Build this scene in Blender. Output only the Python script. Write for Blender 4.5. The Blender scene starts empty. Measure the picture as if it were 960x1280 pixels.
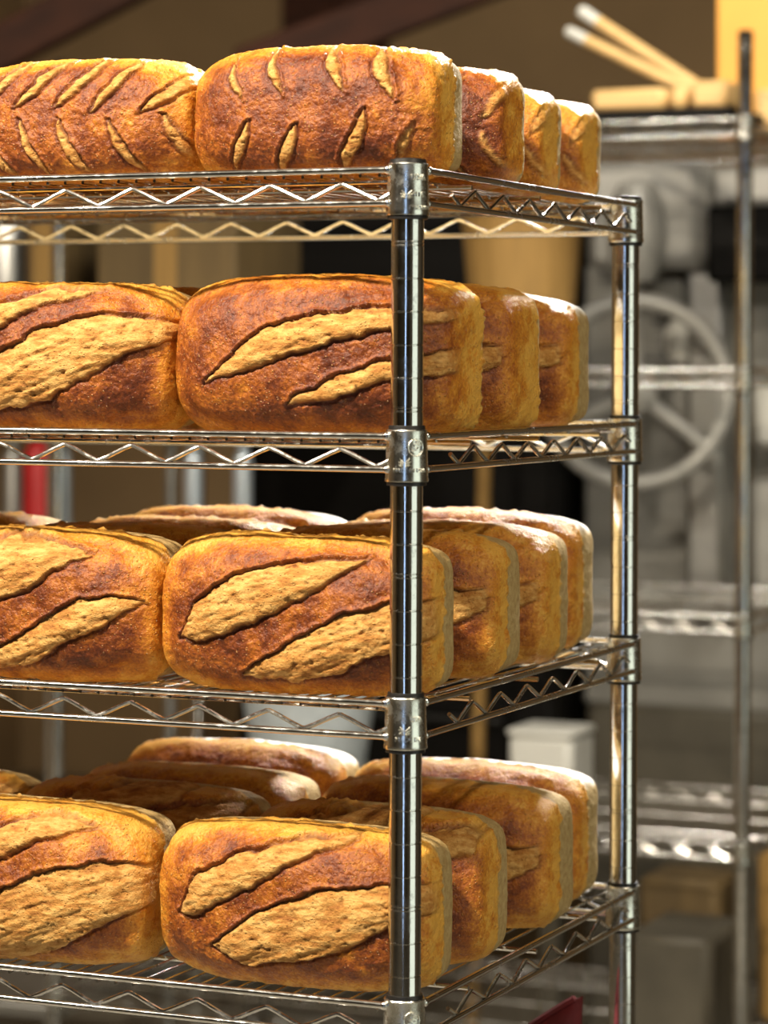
import bpy, math, random
import numpy as np
from mathutils import Vector, Matrix

random.seed(7)
IN = 0.0254                     # everything below is laid out in inches
C = bpy.context.scene.collection
scene = bpy.context.scene

# ------------------------------------------------------------------ camera
TH = math.radians(23.6)         # rack is turned this much to the view
FPX = 3555.0                    # focal length in pixels of the 960 px wide frame
HC = 57.0                       # camera height above the floor
ROLL = math.radians(0.25)
Rv = np.array([math.cos(TH), math.sin(TH), 0.0])
Fv = np.array([-math.sin(TH), math.cos(TH), 0.0])
CAM = -(0.70 * Rv + 85.9 * Fv) + np.array([0, 0, HC])
cam_data = bpy.data.cameras.new('camera')
cam = bpy.data.objects.new('camera', cam_data)
C.objects.link(cam)
cam_data.sensor_fit = 'HORIZONTAL'
cam_data.sensor_width = 36.0
cam_data.lens = FPX / 960 * 36.0
cam_data.shift_y = -(640 - 452) / 960.0
cam_data.clip_start = 0.05
cam_data.clip_end = 60
R3 = Vector(Rv); F3 = Vector(Fv); U3 = Vector((0, 0, 1))
Rr = R3 * math.cos(ROLL) + U3 * math.sin(ROLL)
Ur = -R3 * math.sin(ROLL) + U3 * math.cos(ROLL)
M = Matrix((Rr, Ur, -F3)).transposed().to_4x4()
M.translation = Vector(CAM) * IN
cam.matrix_world = M
cam_data.dof.use_dof = True
cam_data.dof.focus_distance = 90.5 * IN
cam_data.dof.aperture_fstop = cam_data.lens / (0.66 * 25.4)
scene.camera = cam

def inv(px, Y):
    """world X of image column px on the plane Y (inches)"""
    k = (px - 480) / FPX
    return (k * (85.9 + math.cos(TH) * Y) - 0.70 - math.sin(TH) * Y) / (math.cos(TH) + math.sin(TH) * k)
def invz(px, py, Y):
    X = inv(px, Y)
    Z = 85.9 - math.sin(TH) * X + math.cos(TH) * Y
    return HC + (452 - py + (px - 480) * 0.0044) * Z / FPX
def at(px, py, Z):
    """world point (inches) seen at px,py at depth Z"""
    return CAM + Rv * ((px - 480) / FPX * Z) + Fv * Z + np.array([0, 0, (452 - py) / FPX * Z])

# ------------------------------------------------------------------ view, world, lights
scene.view_settings.view_transform = 'Standard'
scene.view_settings.look = 'None'
scene.view_settings.exposure = 0.2
scene.view_settings.gamma = 1.0
scene.view_settings.use_curve_mapping = False
w = bpy.data.worlds.new('world'); scene.world = w
w.use_nodes = True
w.node_tree.nodes['Background'].inputs[0].default_value = (1.0, 0.9, 0.78, 1)
w.node_tree.nodes['Background'].inputs[1].default_value = 0.010

def area(name, loc, target, size, power, col, sy=None, spread=180):
    d = bpy.data.lights.new(name, 'AREA')
    d.energy = power; d.color = col; d.size = size * IN
    d.spread = math.radians(spread)
    if sy: d.shape = 'RECTANGLE'; d.size_y = sy * IN
    o = bpy.data.objects.new(name, d); C.objects.link(o)
    o.location = Vector(loc) * IN
    o.rotation_euler = (Vector(target) - Vector(loc)).to_track_quat('-Z', 'Y').to_euler()
    return o
area('ceiling_lamp_front', (-15, -57, 128), (-6, 4, 52), 3.5, 108, (1.0, 0.87, 0.68))
area('ceiling_lamp_left', (-74, -52, 122), (-6, 4, 52), 8, 46, (1.0, 0.90, 0.76))
area('ceiling_lamp_side', (66, -34, 120), (-4, 8, 48), 5, 24, (1.0, 0.86, 0.66))
area('ceiling_lamp_rear', (-8, 88, 116), (-12, 14, 48), 10, 24, (1.0, 0.97, 0.92), None, 60)
area('ceiling_lamp_kitchen', (10, 62, 124), (-40, 130, 45), 34, 26, (1.0, 0.93, 0.80), None, 120)

# ------------------------------------------------------------------ mesh helpers
class MB:
    def __init__(s): s.v = []; s.f = []
    def add(s, v, f):
        b = len(s.v); s.v += [tuple(p) for p in v]; s.f += [tuple(i + b for i in q) for q in f]
    def box(s, lo, hi, bev=0.0, taper=0.0):
        x0, y0, z0 = lo; x1, y1, z1 = hi; b = bev
        if b <= 0:
            v = [(x, y, z) for z in (z0, z1) for (x, y) in ((x0, y0), (x1, y0), (x1, y1), (x0, y1))]
            s.add(v, [(3, 2, 1, 0), (4, 5, 6, 7), (0, 1, 5, 4), (1, 2, 6, 5), (2, 3, 7, 6), (3, 0, 4, 7)]); return
        def ring(z, i, t=0):
            x0_, x1_, y0_, y1_ = x0 + i - t, x1 - i + t, y0 + i - t, y1 - i + t
            c = b if i == 0 else b * 0.4
            return [(x0_ + c, y0_, z), (x1_ - c, y0_, z), (x1_, y0_ + c, z), (x1_, y1_ - c, z), (x1_ - c, y1_, z), (x0_ + c, y1_, z), (x0_, y1_ - c, z), (x0_, y0_ + c, z)]
        rs = [ring(z0, b * .6), ring(z0 + b * .6, 0), ring(z1 - b * .6, 0, taper), ring(z1, b * .6, taper)]
        v = sum(rs, []); f = [tuple(range(7, -1, -1)), tuple(range(24, 32))]
        for k in range(3):
            for i in range(8):
                j = (i + 1) % 8; f.append((k * 8 + i, k * 8 + j, k * 8 + 8 + j, k * 8 + 8 + i))
        s.add(v, f)
    def tube(s, pts, r, n=8, cap=True, closed=False):
        P = [np.array(p, float) for p in pts]; m = len(P)
        rr = r if hasattr(r, '__len__') else [r] * m
        V = []; up = None
        for i in range(m):
            if closed: t = P[(i + 1) % m] - P[i - 1]
            else: t = P[min(i + 1, m - 1)] - P[max(i - 1, 0)]
            t = t / (np.linalg.norm(t) + 1e-9)
            if up is None:
                up = np.array([0, 0, 1.0]) if abs(t[2]) < .9 else np.array([1.0, 0, 0])
            a = up - t * np.dot(up, t); a /= np.linalg.norm(a); up = a
            b = np.cross(t, a)
            for k in range(n):
                q = 2 * math.pi * k / n
                V.append(P[i] + rr[i] * (math.cos(q) * a + math.sin(q) * b))
        F = []
        for i in range(m if closed else m - 1):
            i2 = (i + 1) % m
            for k in range(n):
                k2 = (k + 1) % n
                F.append((i * n + k, i * n + k2, i2 * n + k2, i2 * n + k))
        if cap and not closed:
            F.append(tuple(range(n - 1, -1, -1))); F.append(tuple((m - 1) * n + k for k in range(n)))
        s.add(V, F)
    def lathe(s, prof, c=(0, 0), n=24, capb=True, capt=True):
        V = []; F = []
        for (r, z) in prof:
            for k in range(n):
                q = 2 * math.pi * k / n
                V.append((c[0] + r * math.cos(q), c[1] + r * math.sin(q), z))
        for i in range(len(prof) - 1):
            for k in range(n):
                k2 = (k + 1) % n
                F.append((i * n + k, i * n + k2, (i + 1) * n + k2, (i + 1) * n + k))
        if capb: F.append(tuple(range(n - 1, -1, -1)))
        if capt: F.append(tuple((len(prof) - 1) * n + k for k in range(n)))
        s.add(V, F)
    def ball(s, c, r, n=10):
        prof = [(max(r * math.sin(math.pi * i / 6), r * .02), c[2] - r * math.cos(math.pi * i / 6)) for i in range(7)]
        s.lathe(prof, (c[0], c[1]), n)
    def mesh(s, name, mat, smooth=True):
        me = bpy.data.meshes.new(name)
        me.from_pydata([(x * IN, y * IN, z * IN) for x, y, z in s.v], [], s.f)
        me.materials.append(mat)
        if smooth:
            me.shade_smooth() if hasattr(me, 'shade_smooth') else None
            me.set_sharp_from_angle(angle=math.radians(38))
        me.update()
        return me
    def build(s, name, mat, parent=None, smooth=True):
        return link(name, s.mesh(name, mat, smooth), parent)

def link(name, me, parent=None, loc=None, rz=0):
    o = bpy.data.objects.new(name, me); C.objects.link(o)
    if parent: o.parent = parent
    if loc is not None: o.location = Vector(loc) * IN
    if rz: o.rotation_euler = (0, 0, rz)
    return o
def empty(name, loc=(0, 0, 0), rz=0):
    o = bpy.data.objects.new(name, None); C.objects.link(o)
    o.empty_display_size = .05
    o.location = Vector(loc) * IN; o.rotation_euler = (0, 0, rz)
    return o
def tag(o, label=None, cat=None, group=None, kind=None):
    if label: o['label'] = label
    if cat: o['category'] = cat
    if group: o['group'] = group
    if kind: o['kind'] = kind
    return o
def chaikin(p, k=2, c=.18):
    for i_ in range(k):
        q = [p[0]]
        for a, b in zip(p[:-1], p[1:]):
            a = np.array(a, float); b = np.array(b, float)
            q += [a * (1 - c) + b * c, a * c + b * (1 - c)]
        q.append(p[-1]); p = q; c = .25
    return p

# ------------------------------------------------------------------ materials
def nt(name):
    m = bpy.data.materials.new(name); m.use_nodes = True
    t = m.node_tree; b = t.nodes['Principled BSDF']
    return m, t, b
def noise(t, scale, detail=4, vec=None, rough=.55):
    n = t.nodes.new('ShaderNodeTexNoise'); n.inputs['Scale'].default_value = scale
    n.inputs['Detail'].default_value = detail; n.inputs['Roughness'].default_value = rough
    if vec is not None: t.links.new(vec, n.inputs['Vector'])
    return n
def ramp(t, fac, stops):
    r = t.nodes.new('ShaderNodeValToRGB'); e = r.color_ramp.elements
    while len(e) < len(stops): e.new(.5)
    for i, (p, c) in enumerate(stops):
        e[i].position = p; e[i].color = (*c, 1)
    t.links.new(fac, r.inputs[0]); return r
def objvec(t, sc=None):
    tc = t.nodes.new('ShaderNodeTexCoord')
    if sc is None: return tc.outputs['Object']
    mp = t.nodes.new('ShaderNodeMapping'); mp.inputs['Scale'].default_value = sc
    t.links.new(tc.outputs['Object'], mp.inputs['Vector']); return mp.outputs[0]
def bump(t, b, h, strength, dist):
    n = t.nodes.new('ShaderNodeBump'); n.inputs['Strength'].default_value = strength
    n.inputs['Distance'].default_value = dist
    t.links.new(h, n.inputs['Height']); t.links.new(n.outputs[0], b.inputs['Normal']); return n
def math_(t, op, a, b_=None, clamp=False):
    n = t.nodes.new('ShaderNodeMath'); n.operation = op; n.use_clamp = clamp
    for i, x in enumerate((a, b_)):
        if x is None: continue
        if isinstance(x, (int, float)): n.inputs[i].default_value = x
        else: t.links.new(x, n.inputs[i])
    return n.outputs[0]
def mix(t, fac, a, b_):
    n = t.nodes.new('ShaderNodeMix'); n.data_type = 'RGBA'
    for s, x in ((0, fac), (6, a), (7, b_)):
        if isinstance(x, tuple): n.inputs[s].default_value = (*x, 1)
        elif isinstance(x, (int, float)): n.inputs[s].default_value = x
        else: t.links.new(x, n.inputs[s])
    return n.outputs[2]
def simple(name, col, rough=.5, metal=0, var=.15, nscale=30, bs=.1, bd=.001, stretch=None, spec=.5):
    m, t, b = nt(name)
    v = objvec(t, stretch)
    n = noise(t, nscale, 4, v)
    c0 = tuple(max(0, c * (1 - var)) for c in col); c1 = tuple(min(1, c * (1 + var)) for c in col)
    r = ramp(t, n.outputs[0], [(.3, c0), (.7, c1)])
    t.links.new(r.outputs[0], b.inputs['Base Color'])
    b.inputs['Roughness'].default_value = rough; b.inputs['Metallic'].default_value = metal
    b.inputs['Specular IOR Level'].default_value = spec
    if bs: bump(t, b, n.outputs[0], bs, bd)
    return m

def chrome_mat(name, rmin, rmax, col=(.78, .77, .74), grime=.5):
    m, t, b = nt(name)
    v = objvec(t)
    n = noise(t, 160, 6, v, .65)
    n2 = noise(t, 35, 3, v)
    mul = math_(t, 'MULTIPLY', n.outputs[0], n2.outputs[0])
    r = ramp(t, mul, [(.22, (rmin,) * 3), (.42, (rmax,) * 3)])
    t.links.new(r.outputs[0], b.inputs['Roughness'])
    d = tuple(c * (1 - grime) for c in col)
    c = ramp(t, mul, [(.3, col), (.5, d)])
    t.links.new(c.outputs[0], b.inputs['Base Color'])
    b.inputs['Metallic'].default_value = 1
    bump(t, b, n.outputs[0], .05, .0006)
    return m
CHROME = chrome_mat('chrome', .07, .22)
COLLAR = chrome_mat('chrome_collar', .20, .42, (.84, .84, .78), .3)
WIRE = chrome_mat('chrome_wire', .14, .34, (.80, .79, .76), .35)
BLACKP = simple('black_plastic', (.012, .011, .01), .4)
STEEL = simple('brushed_steel', (.50, .50, .48), .38, .85, .1, 20, .04)
STEELB = simple('blue_steel', (.62, .70, .78), .34, .7, .08, 20, .04)
GREYPAINT = simple('grey_machine_paint', (.24, .235, .215), .45, .2, .18, 9, .05)
GREYLT = simple('light_grey_machine_paint', (.42, .415, .39), .4, .25, .15, 7, .05)
GREYDK = simple('dark_machine_paint', (.085, .075, .055), .55, .1, .3, 6, .05)
WOODP = simple('pale_wood', (.68, .44, .18), .5, 0, .18, 6, .1, .001, (1, 30, 30))
WOODD = simple('dark_wood', (.055, .016, .006), .8, 0, .4, 5, .1, .001, (1.2, 14, 3))
WALLB = simple('olive_brown_board', (.115, .075, .028), .7, 0, .3, 3, .1, .001, (6, 6, .7))
CARD = simple('brown_cardboard', (.30, .175, .048), .75, 0, .12, 5, .1, .001, (18, 18, .5))
REDP = simple('red_plastic', (.42, .012, .014), .4, 0, .1, 8, .03)
REDC = simple('dark_red_cloth', (.11, .004, .006), .75, 0, .25, 60, .4, .003)
WHITEP = simple('white_plastic', (.62, .62, .58), .4, 0, .04, 8, .02)
PAPER = simple('crumpled_parchment', (.52, .58, .62), .5, 0, .1, 40, .4, .004)
BLACK = simple('black_enamel', (.004, .0035, .003), .5, 0, .1, 8, .02, spec=.15)
FLOORM = simple('floor_tile', (.20, .185, .15), .45, 0, .15, 5, .05)
WALLP = simple('warm_wall_paint', (.10, .085, .06), .8, 0, .08, 2, .05)
WALLK = simple('brown_wall_paint', (.34, .225, .11), .8, 0, .2, 1.2, .05)
AMBER = simple('amber_wall_board', (.90, .42, .08), .6, 0, .15, 2, .05)

def bread_mat(name='bread_crust', white_top=False):
    m, t, b = nt(name)
    v = objvec(t)
    a = t.nodes.new('ShaderNodeAttribute'); a.attribute_name = 'zones'
    sep = t.nodes.new('ShaderNodeSeparateColor'); t.links.new(a.outputs['Color'], sep.inputs[0])
    slash, edge, pan = sep.outputs[0], sep.outputs[1], sep.outputs[2]
    gold = a.outputs['Alpha']
    n1 = noise(t, 55, 5, v, .6)
    n2 = noise(t, 420, 4, v, .6)
    n3 = noise(t, 150, 4, v, .6)
    g = math_(t, 'ADD', gold, math_(t, 'MULTIPLY', math_(t, 'SUBTRACT', n1.outputs[0], .5), 1.3))
    g = math_(t, 'ADD', g, math_(t, 'MULTIPLY', math_(t, 'SUBTRACT', n2.outputs[0], .5), .85), True)
    crust = ramp(t, g, [(0, (.085, .016, .004)), (.25, (.190, .042, .008)), (.50, (.38, .108, .012)), (.78, (.62, .240, .022)), (1, (.76, .40, .065))])
    # blisters
    vo = t.nodes.new('ShaderNodeTexVoronoi'); vo.inputs['Scale'].default_value = 330; t.links.new(v, vo.inputs['Vector'])
    bl = ramp(t, vo.outputs['Distance'], [(.10, (1, 1, 1)), (.30, (0, 0, 0))])
    sepc = t.nodes.new('ShaderNodeSeparateColor'); t.links.new(vo.outputs['Color'], sepc.inputs[0])
    bm = math_(t, 'MULTIPLY', bl.outputs[0], math_(t, 'GREATER_THAN', sepc.outputs[0], .62))
    bm = math_(t, 'MULTIPLY', bm, math_(t, 'SUBTRACT', 1.0, pan, True))
    col = mix(t, math_(t, 'MULTIPLY', bm, .55), crust.outputs[0], (.80, .46, .16))
    n4 = noise(t, 110, 6, objvec(t, (.45, 1, 1.6)), .7)
    sl = ramp(t, n4.outputs[0], [(.30, (.30, .10, .016)), (.45, (.50, .225, .042)), (.62, (.72, .42, .125))])
    col = mix(t, slash, col, sl.outputs[0])
    pn = ramp(t, n3.outputs[0], [(.3, (.38, .235, .075)), (.7, (.56, .41, .18))])
    if white_top:  # upward-facing parts of the pan side mixed to a patchy off-white
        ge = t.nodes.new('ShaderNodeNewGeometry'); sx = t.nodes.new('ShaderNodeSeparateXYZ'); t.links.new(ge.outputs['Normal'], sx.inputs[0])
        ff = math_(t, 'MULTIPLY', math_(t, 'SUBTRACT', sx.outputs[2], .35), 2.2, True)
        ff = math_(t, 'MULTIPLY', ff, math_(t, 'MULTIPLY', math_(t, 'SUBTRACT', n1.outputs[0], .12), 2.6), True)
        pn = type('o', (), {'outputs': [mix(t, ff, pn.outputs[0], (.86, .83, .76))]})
    col = mix(t, pan, col, pn.outputs[0])
    col = mix(t, math_(t, 'MULTIPLY', edge, .9), col, (.10, .018, .005))
    t.links.new(col, b.inputs['Base Color'])
    rg = math_(t, 'ADD', math_(t, 'MULTIPLY', math_(t, 'MAXIMUM', slash, pan), .32), math_(t, 'ADD', .33, math_(t, 'MULTIPLY', n3.outputs[0], .2)))
    t.links.new(rg, b.inputs['Roughness'])
    b.inputs['Specular IOR Level'].default_value = .45
    h = math_(t, 'ADD', math_(t, 'MULTIPLY', n2.outputs[0], .5), math_(t, 'MULTIPLY', n3.outputs[0], .9))
    h = math_(t, 'ADD', h, math_(t, 'MULTIPLY', bm, .55))
    h = math_(t, 'ADD', h, math_(t, 'MULTIPLY', math_(t, 'MULTIPLY', n4.outputs[0], slash), .9))
    bump(t, b, h, .85, .0026)
    return m
BREAD = bread_mat()
WHITE_TOPPED = bread_mat('white_topped_bread_crust', True)

# ------------------------------------------------------------------ noise in numpy
def vnoise(p, seed):
    i = np.floor(p).astype(np.int64); f = p - i; f = f * f * (3 - 2 * f)
    def h(x, y, z):
        n = (x * 374761393 + y * 668265263 + z * 2147483647 + seed * 974634777) & 0xffffffff
        n = ((n ^ (n >> 13)) * 1274126177) & 0xffffffff
        return ((n ^ (n >> 16)) & 0xffff) / 65535.0
    r = 0
    for dx in (0, 1):
        for dy in (0, 1):
            for dz in (0, 1):
                wx = f[:, 0] if dx else 1 - f[:, 0]; wy = f[:, 1] if dy else 1 - f[:, 1]; wz = f[:, 2] if dz else 1 - f[:, 2]
                r = r + wx * wy * wz * h(i[:, 0] + dx, i[:, 1] + dy, i[:, 2] + dz)
    return r * 2 - 1
def fbm(p, seed, o=4):
    r = 0; a = 1; s = 0
    for k in range(o):
        r = r + a * vnoise(p * 2 ** k + 17.3 * k, seed + k); s += a; a *= .55
    return r / s
def sst(a, b, x):
    t = np.clip((x - a) / (b - a), 0, 1); return t * t * (3 - 2 * t)

# ------------------------------------------------------------------ loaves
def cube_grid(nx, ny, nz):
    idx = {}; V = []; F = []
    def vid(i, j, k):
        q = (i, j, k)
        if q not in idx: idx[q] = len(V); V.append(q)
        return idx[q]
    for j in (0, ny):
        for i in range(nx):
            for k in range(nz):
                q = [vid(i, j, k), vid(i + 1, j, k), vid(i + 1, j, k + 1), vid(i, j, k + 1)]
                F.append(q if j == 0 else q[::-1])
    for k in (0, nz):
        for i in range(nx):
            for j in range(ny):
                q = [vid(i, j, k), vid(i + 1, j, k), vid(i + 1, j + 1, k), vid(i, j + 1, k)]
                F.append(q[::-1] if k == 0 else q)
    for i in (0, nx):
        for j in range(ny):
            for k in range(nz):
                q = [vid(i, j, k), vid(i, j + 1, k), vid(i, j + 1, k + 1), vid(i, j, k + 1)]
                F.append(q[::-1] if i == 0 else q)
    return np.array(V, float) / np.array([nx, ny, nz]) * 2 - 1, F
GRIDS = {}
def loaf_mesh(name, W, D, H, seed, slashes, res=(180, 50, 100), rim=.48, tone=0.0, pfront=2.9, pback=7.5, lean=0.0, reach=(.55, .15)):
    """slashes: ('band', upper polyline, lower polyline) or ('cut', p0, p1, half width) in inches, x from centre, z from base"""
    if res not in GRIDS: GRIDS[res] = cube_grid(*res)
    G, F = GRIDS[res]
    G = G.copy()
    s, t_, w_ = G[:, 0], G[:, 1], G[:, 2]
    t_ = np.sign(t_) * np.abs(t_) ** 1.0
    p = pfront + (pback - pfront) * sst(-.75, .25, t_)
    A = np.abs(np.stack([s, t_, w_], 1))
    r = (A ** p[:, None]).sum(1) ** (1 / p)
    P = np.stack([s, t_, w_], 1) / r[:, None]
    N = np.sign(P) * np.abs(P) ** (p[:, None] - 1) / np.array([W, D, H])
    N /= np.linalg.norm(N, axis=1)[:, None] + 1e-9
    Q = P * np.array([W, D, H]) / 2
    y = Q[:, 1] + D / 2
    low = fbm(Q * .55 + 40, seed, 2); mid = fbm(Q * 1.6 + 9, seed + 11, 3); fine = fbm(Q * 7.5 + 3, seed + 23, 2)
    # rim where the open crust meets the pan side
    ry = rim * D + .22 * fbm(np.stack([Q[:, 0] * .9, Q[:, 2] * .9, y * 0], 1), seed + 5, 4)
    pan = sst(-.05, .05, y - ry)
    side = sst(.15, .6, np.maximum(np.abs(N[:, 0]), np.abs(N[:, 2])))      # 0 on the front face
    disp = .10 * low + .05 * mid + .030 * fine
    # pan side: flat, drawn in a little, a torn ragged step at the rim
    taper = sst(0, 1, (y - ry) / (D - ry.clip(0, D * .9)))
    disp = disp * (1 - .55 * pan) - pan * (.035 + .16 * taper)
    tear = np.exp(-((y - ry) / .07) ** 2)
    jag = fbm(np.stack([Q[:, 0] * 5, Q[:, 2] * 5, y * 9], 1), seed + 9, 2)
    disp += tear * (.05 + .13 * jag) * side
    edge = tear * np.clip(-jag * 1.6, 0, 1) * .35
    slash = np.zeros(len(Q))
    front = (1 - pan) * (1 - sst(reach[1], reach[0], y / D))
    fx, fz = Q[:, 0], Q[:, 2] + H / 2
    wob = .13 * fbm(np.stack([fx * 1.4, fz * 1.4, fx * 0], 1), seed + 31, 2) + .08 * fbm(np.stack([fx * 5, fz * 6, fx * 0], 1), seed + 37, 3)
    for sl in slashes:
        if sl[0] == 'band':
            up = np.array(sorted(sl[1])); lo = np.array(sorted(sl[2]))
            x0 = max(up[0, 0], lo[0, 0]); x1 = min(up[-1, 0], lo[-1, 0])
            u = np.interp(fx, up[:, 0], up[:, 1]); l = np.interp(fx, lo[:, 0], lo[:, 1])
            midz = (u + l) / 2; half = np.maximum((u - l) / 2, .02)
            ex = np.maximum(x0 - fx, fx - x1)
            e = np.maximum(np.abs(fz + wob - midz) - half, ex)
            n = np.clip((fz + wob - midz) / half, -1.6, 1.6)
            wd = half
        else:
            p0 = np.array(sl[1]); p1 = np.array(sl[2]); hw = sl[3]
            d = p1 - p0; L = np.linalg.norm(d); d /= L
            q = np.stack([fx, fz], 1) - p0
            al = q @ d; ac = q @ np.array([-d[1], d[0]]) + wob * .8 + .10 * np.sin(np.clip(al / L, 0, 1) * math.pi)
            k = np.clip(al / L, 0, 1)
            wd = hw * np.maximum(np.sin(math.pi * k) ** .6, .02)
            e = np.maximum(np.abs(ac) - wd, np.maximum(-al, al - L))
            n = np.clip(ac / wd, -1.6, 1.6)
        m = sst(.03, -.06, e) * front
        streak = fbm(np.stack([(fx + fz * -.3) * 1.3, (fz - fx * .35) * 6.5, fx * 0], 1), seed + 51, 4)
        pit = fbm(np.stack([fx * 5, fz * 8, fx * 0], 1), seed + 57, 2)
        depth = np.minimum(wd, .5) / .5
        inner = (.015 + .15 * (1 - n ** 2) - .10 * n) * depth + .085 * streak * depth - .07 * sst(.35, .7, pit)
        disp = disp * (1 - .5 * m) + m * inner
        upe = np.exp(-((e + .01) / .045) ** 2) * front * (n > 0)
        loe = np.exp(-((e - .055) / .045) ** 2) * front * (n < 0)
        disp += -.10 * upe * (.6 + .4 * depth) - .07 * loe
        disp += .07 * np.exp(-((e - .08) / .06) ** 2) * front * (n > 0)
        slash = np.maximum(slash, m)
        edge = np.maximum(edge, np.maximum(upe * .95, loe * .8) * np.clip(.75 + 1.2 * mid, .15, 1))
        edge = np.maximum(edge, m * sst(.35, .75, pit) * .35)
        edge = np.maximum(edge, m * sst(.25, .6, -streak) * .30)
    Q = Q + N * disp[:, None]
    Q[:, 1] += lean * (Q[:, 2] + H / 2)
    # crust tone: dark red-brown on the crown, golden towards the rim
    cx = np.abs(Q[:, 0]) / (W / 2); cz = np.abs(Q[:, 2]) / (H / 2)
    gold = .20 + tone + .55 * sst(.05, .95, y / (rim * D)) * side + .30 * sst(.72, 1.0, cz) + .16 * sst(.75, 1.0, cx) + .18 * low
    zc = Q[:, 2].min() if False else -H / 2
    Q[:, 2] = np.maximum(Q[:, 2], zc + .0)          # sits flat on the wires
    Q[:, 2] -= zc
    Q[:, 2] *= 1 - .055 * np.abs(Q[:, 0] / (W / 2)) ** 3
    me = bpy.data.meshes.new(name)
    me.from_pydata([], [], []) 
    nF = len(F); fa = np.array(F, dtype=np.int32)
    me.vertices.add(len(Q)); me.vertices.foreach_set('co', (Q * IN).astype(np.float32).ravel())
    me.loops.add(nF * 4); me.loops.foreach_set('vertex_index', fa.ravel())
    me.polygons.add(nF); me.polygons.foreach_set('loop_start', np.arange(0, nF * 4, 4, dtype=np.int32))
    me.update(calc_edges=True); me.validate()
    me.polygons.foreach_set('use_smooth', np.ones(nF, bool))
    at_ = me.attributes.new('zones', 'FLOAT_COLOR', 'POINT')
    col = np.stack([slash, edge, pan, np.clip(gold, 0, 1)], 1).astype(np.float32)
    at_.data.foreach_set('color', col.ravel())
    me.materials.append(BREAD)
    return me

SHELF = [HC + 5.78, HC - 2.25, HC - 10.30, HC - 19.40]       # height of each top rod
DECK = [z - .10 for z in SHELF]

def conv(pts, Yp, xc, zb):
    return [(inv(px, Yp) - xc, invz(px, py, Yp) - zb) for px, py in pts]

ROWS = ['front row', 'second row', 'third row', 'back row']
SHN = ['top shelf', 'second shelf', 'third shelf', 'lowest shelf']
def put(me, sh, x0, x1, y0, D, label, H=None, rz=0, sc=(1, 1, 1)):
    o = link('bread_loaf', me, None, ((x0 + x1) / 2, y0 + D / 2, DECK[sh]), rz)
    o.scale = sc
    tag(o, label, 'bread', 'loaves of bread on the ' + SHN[sh])
    return o

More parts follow.
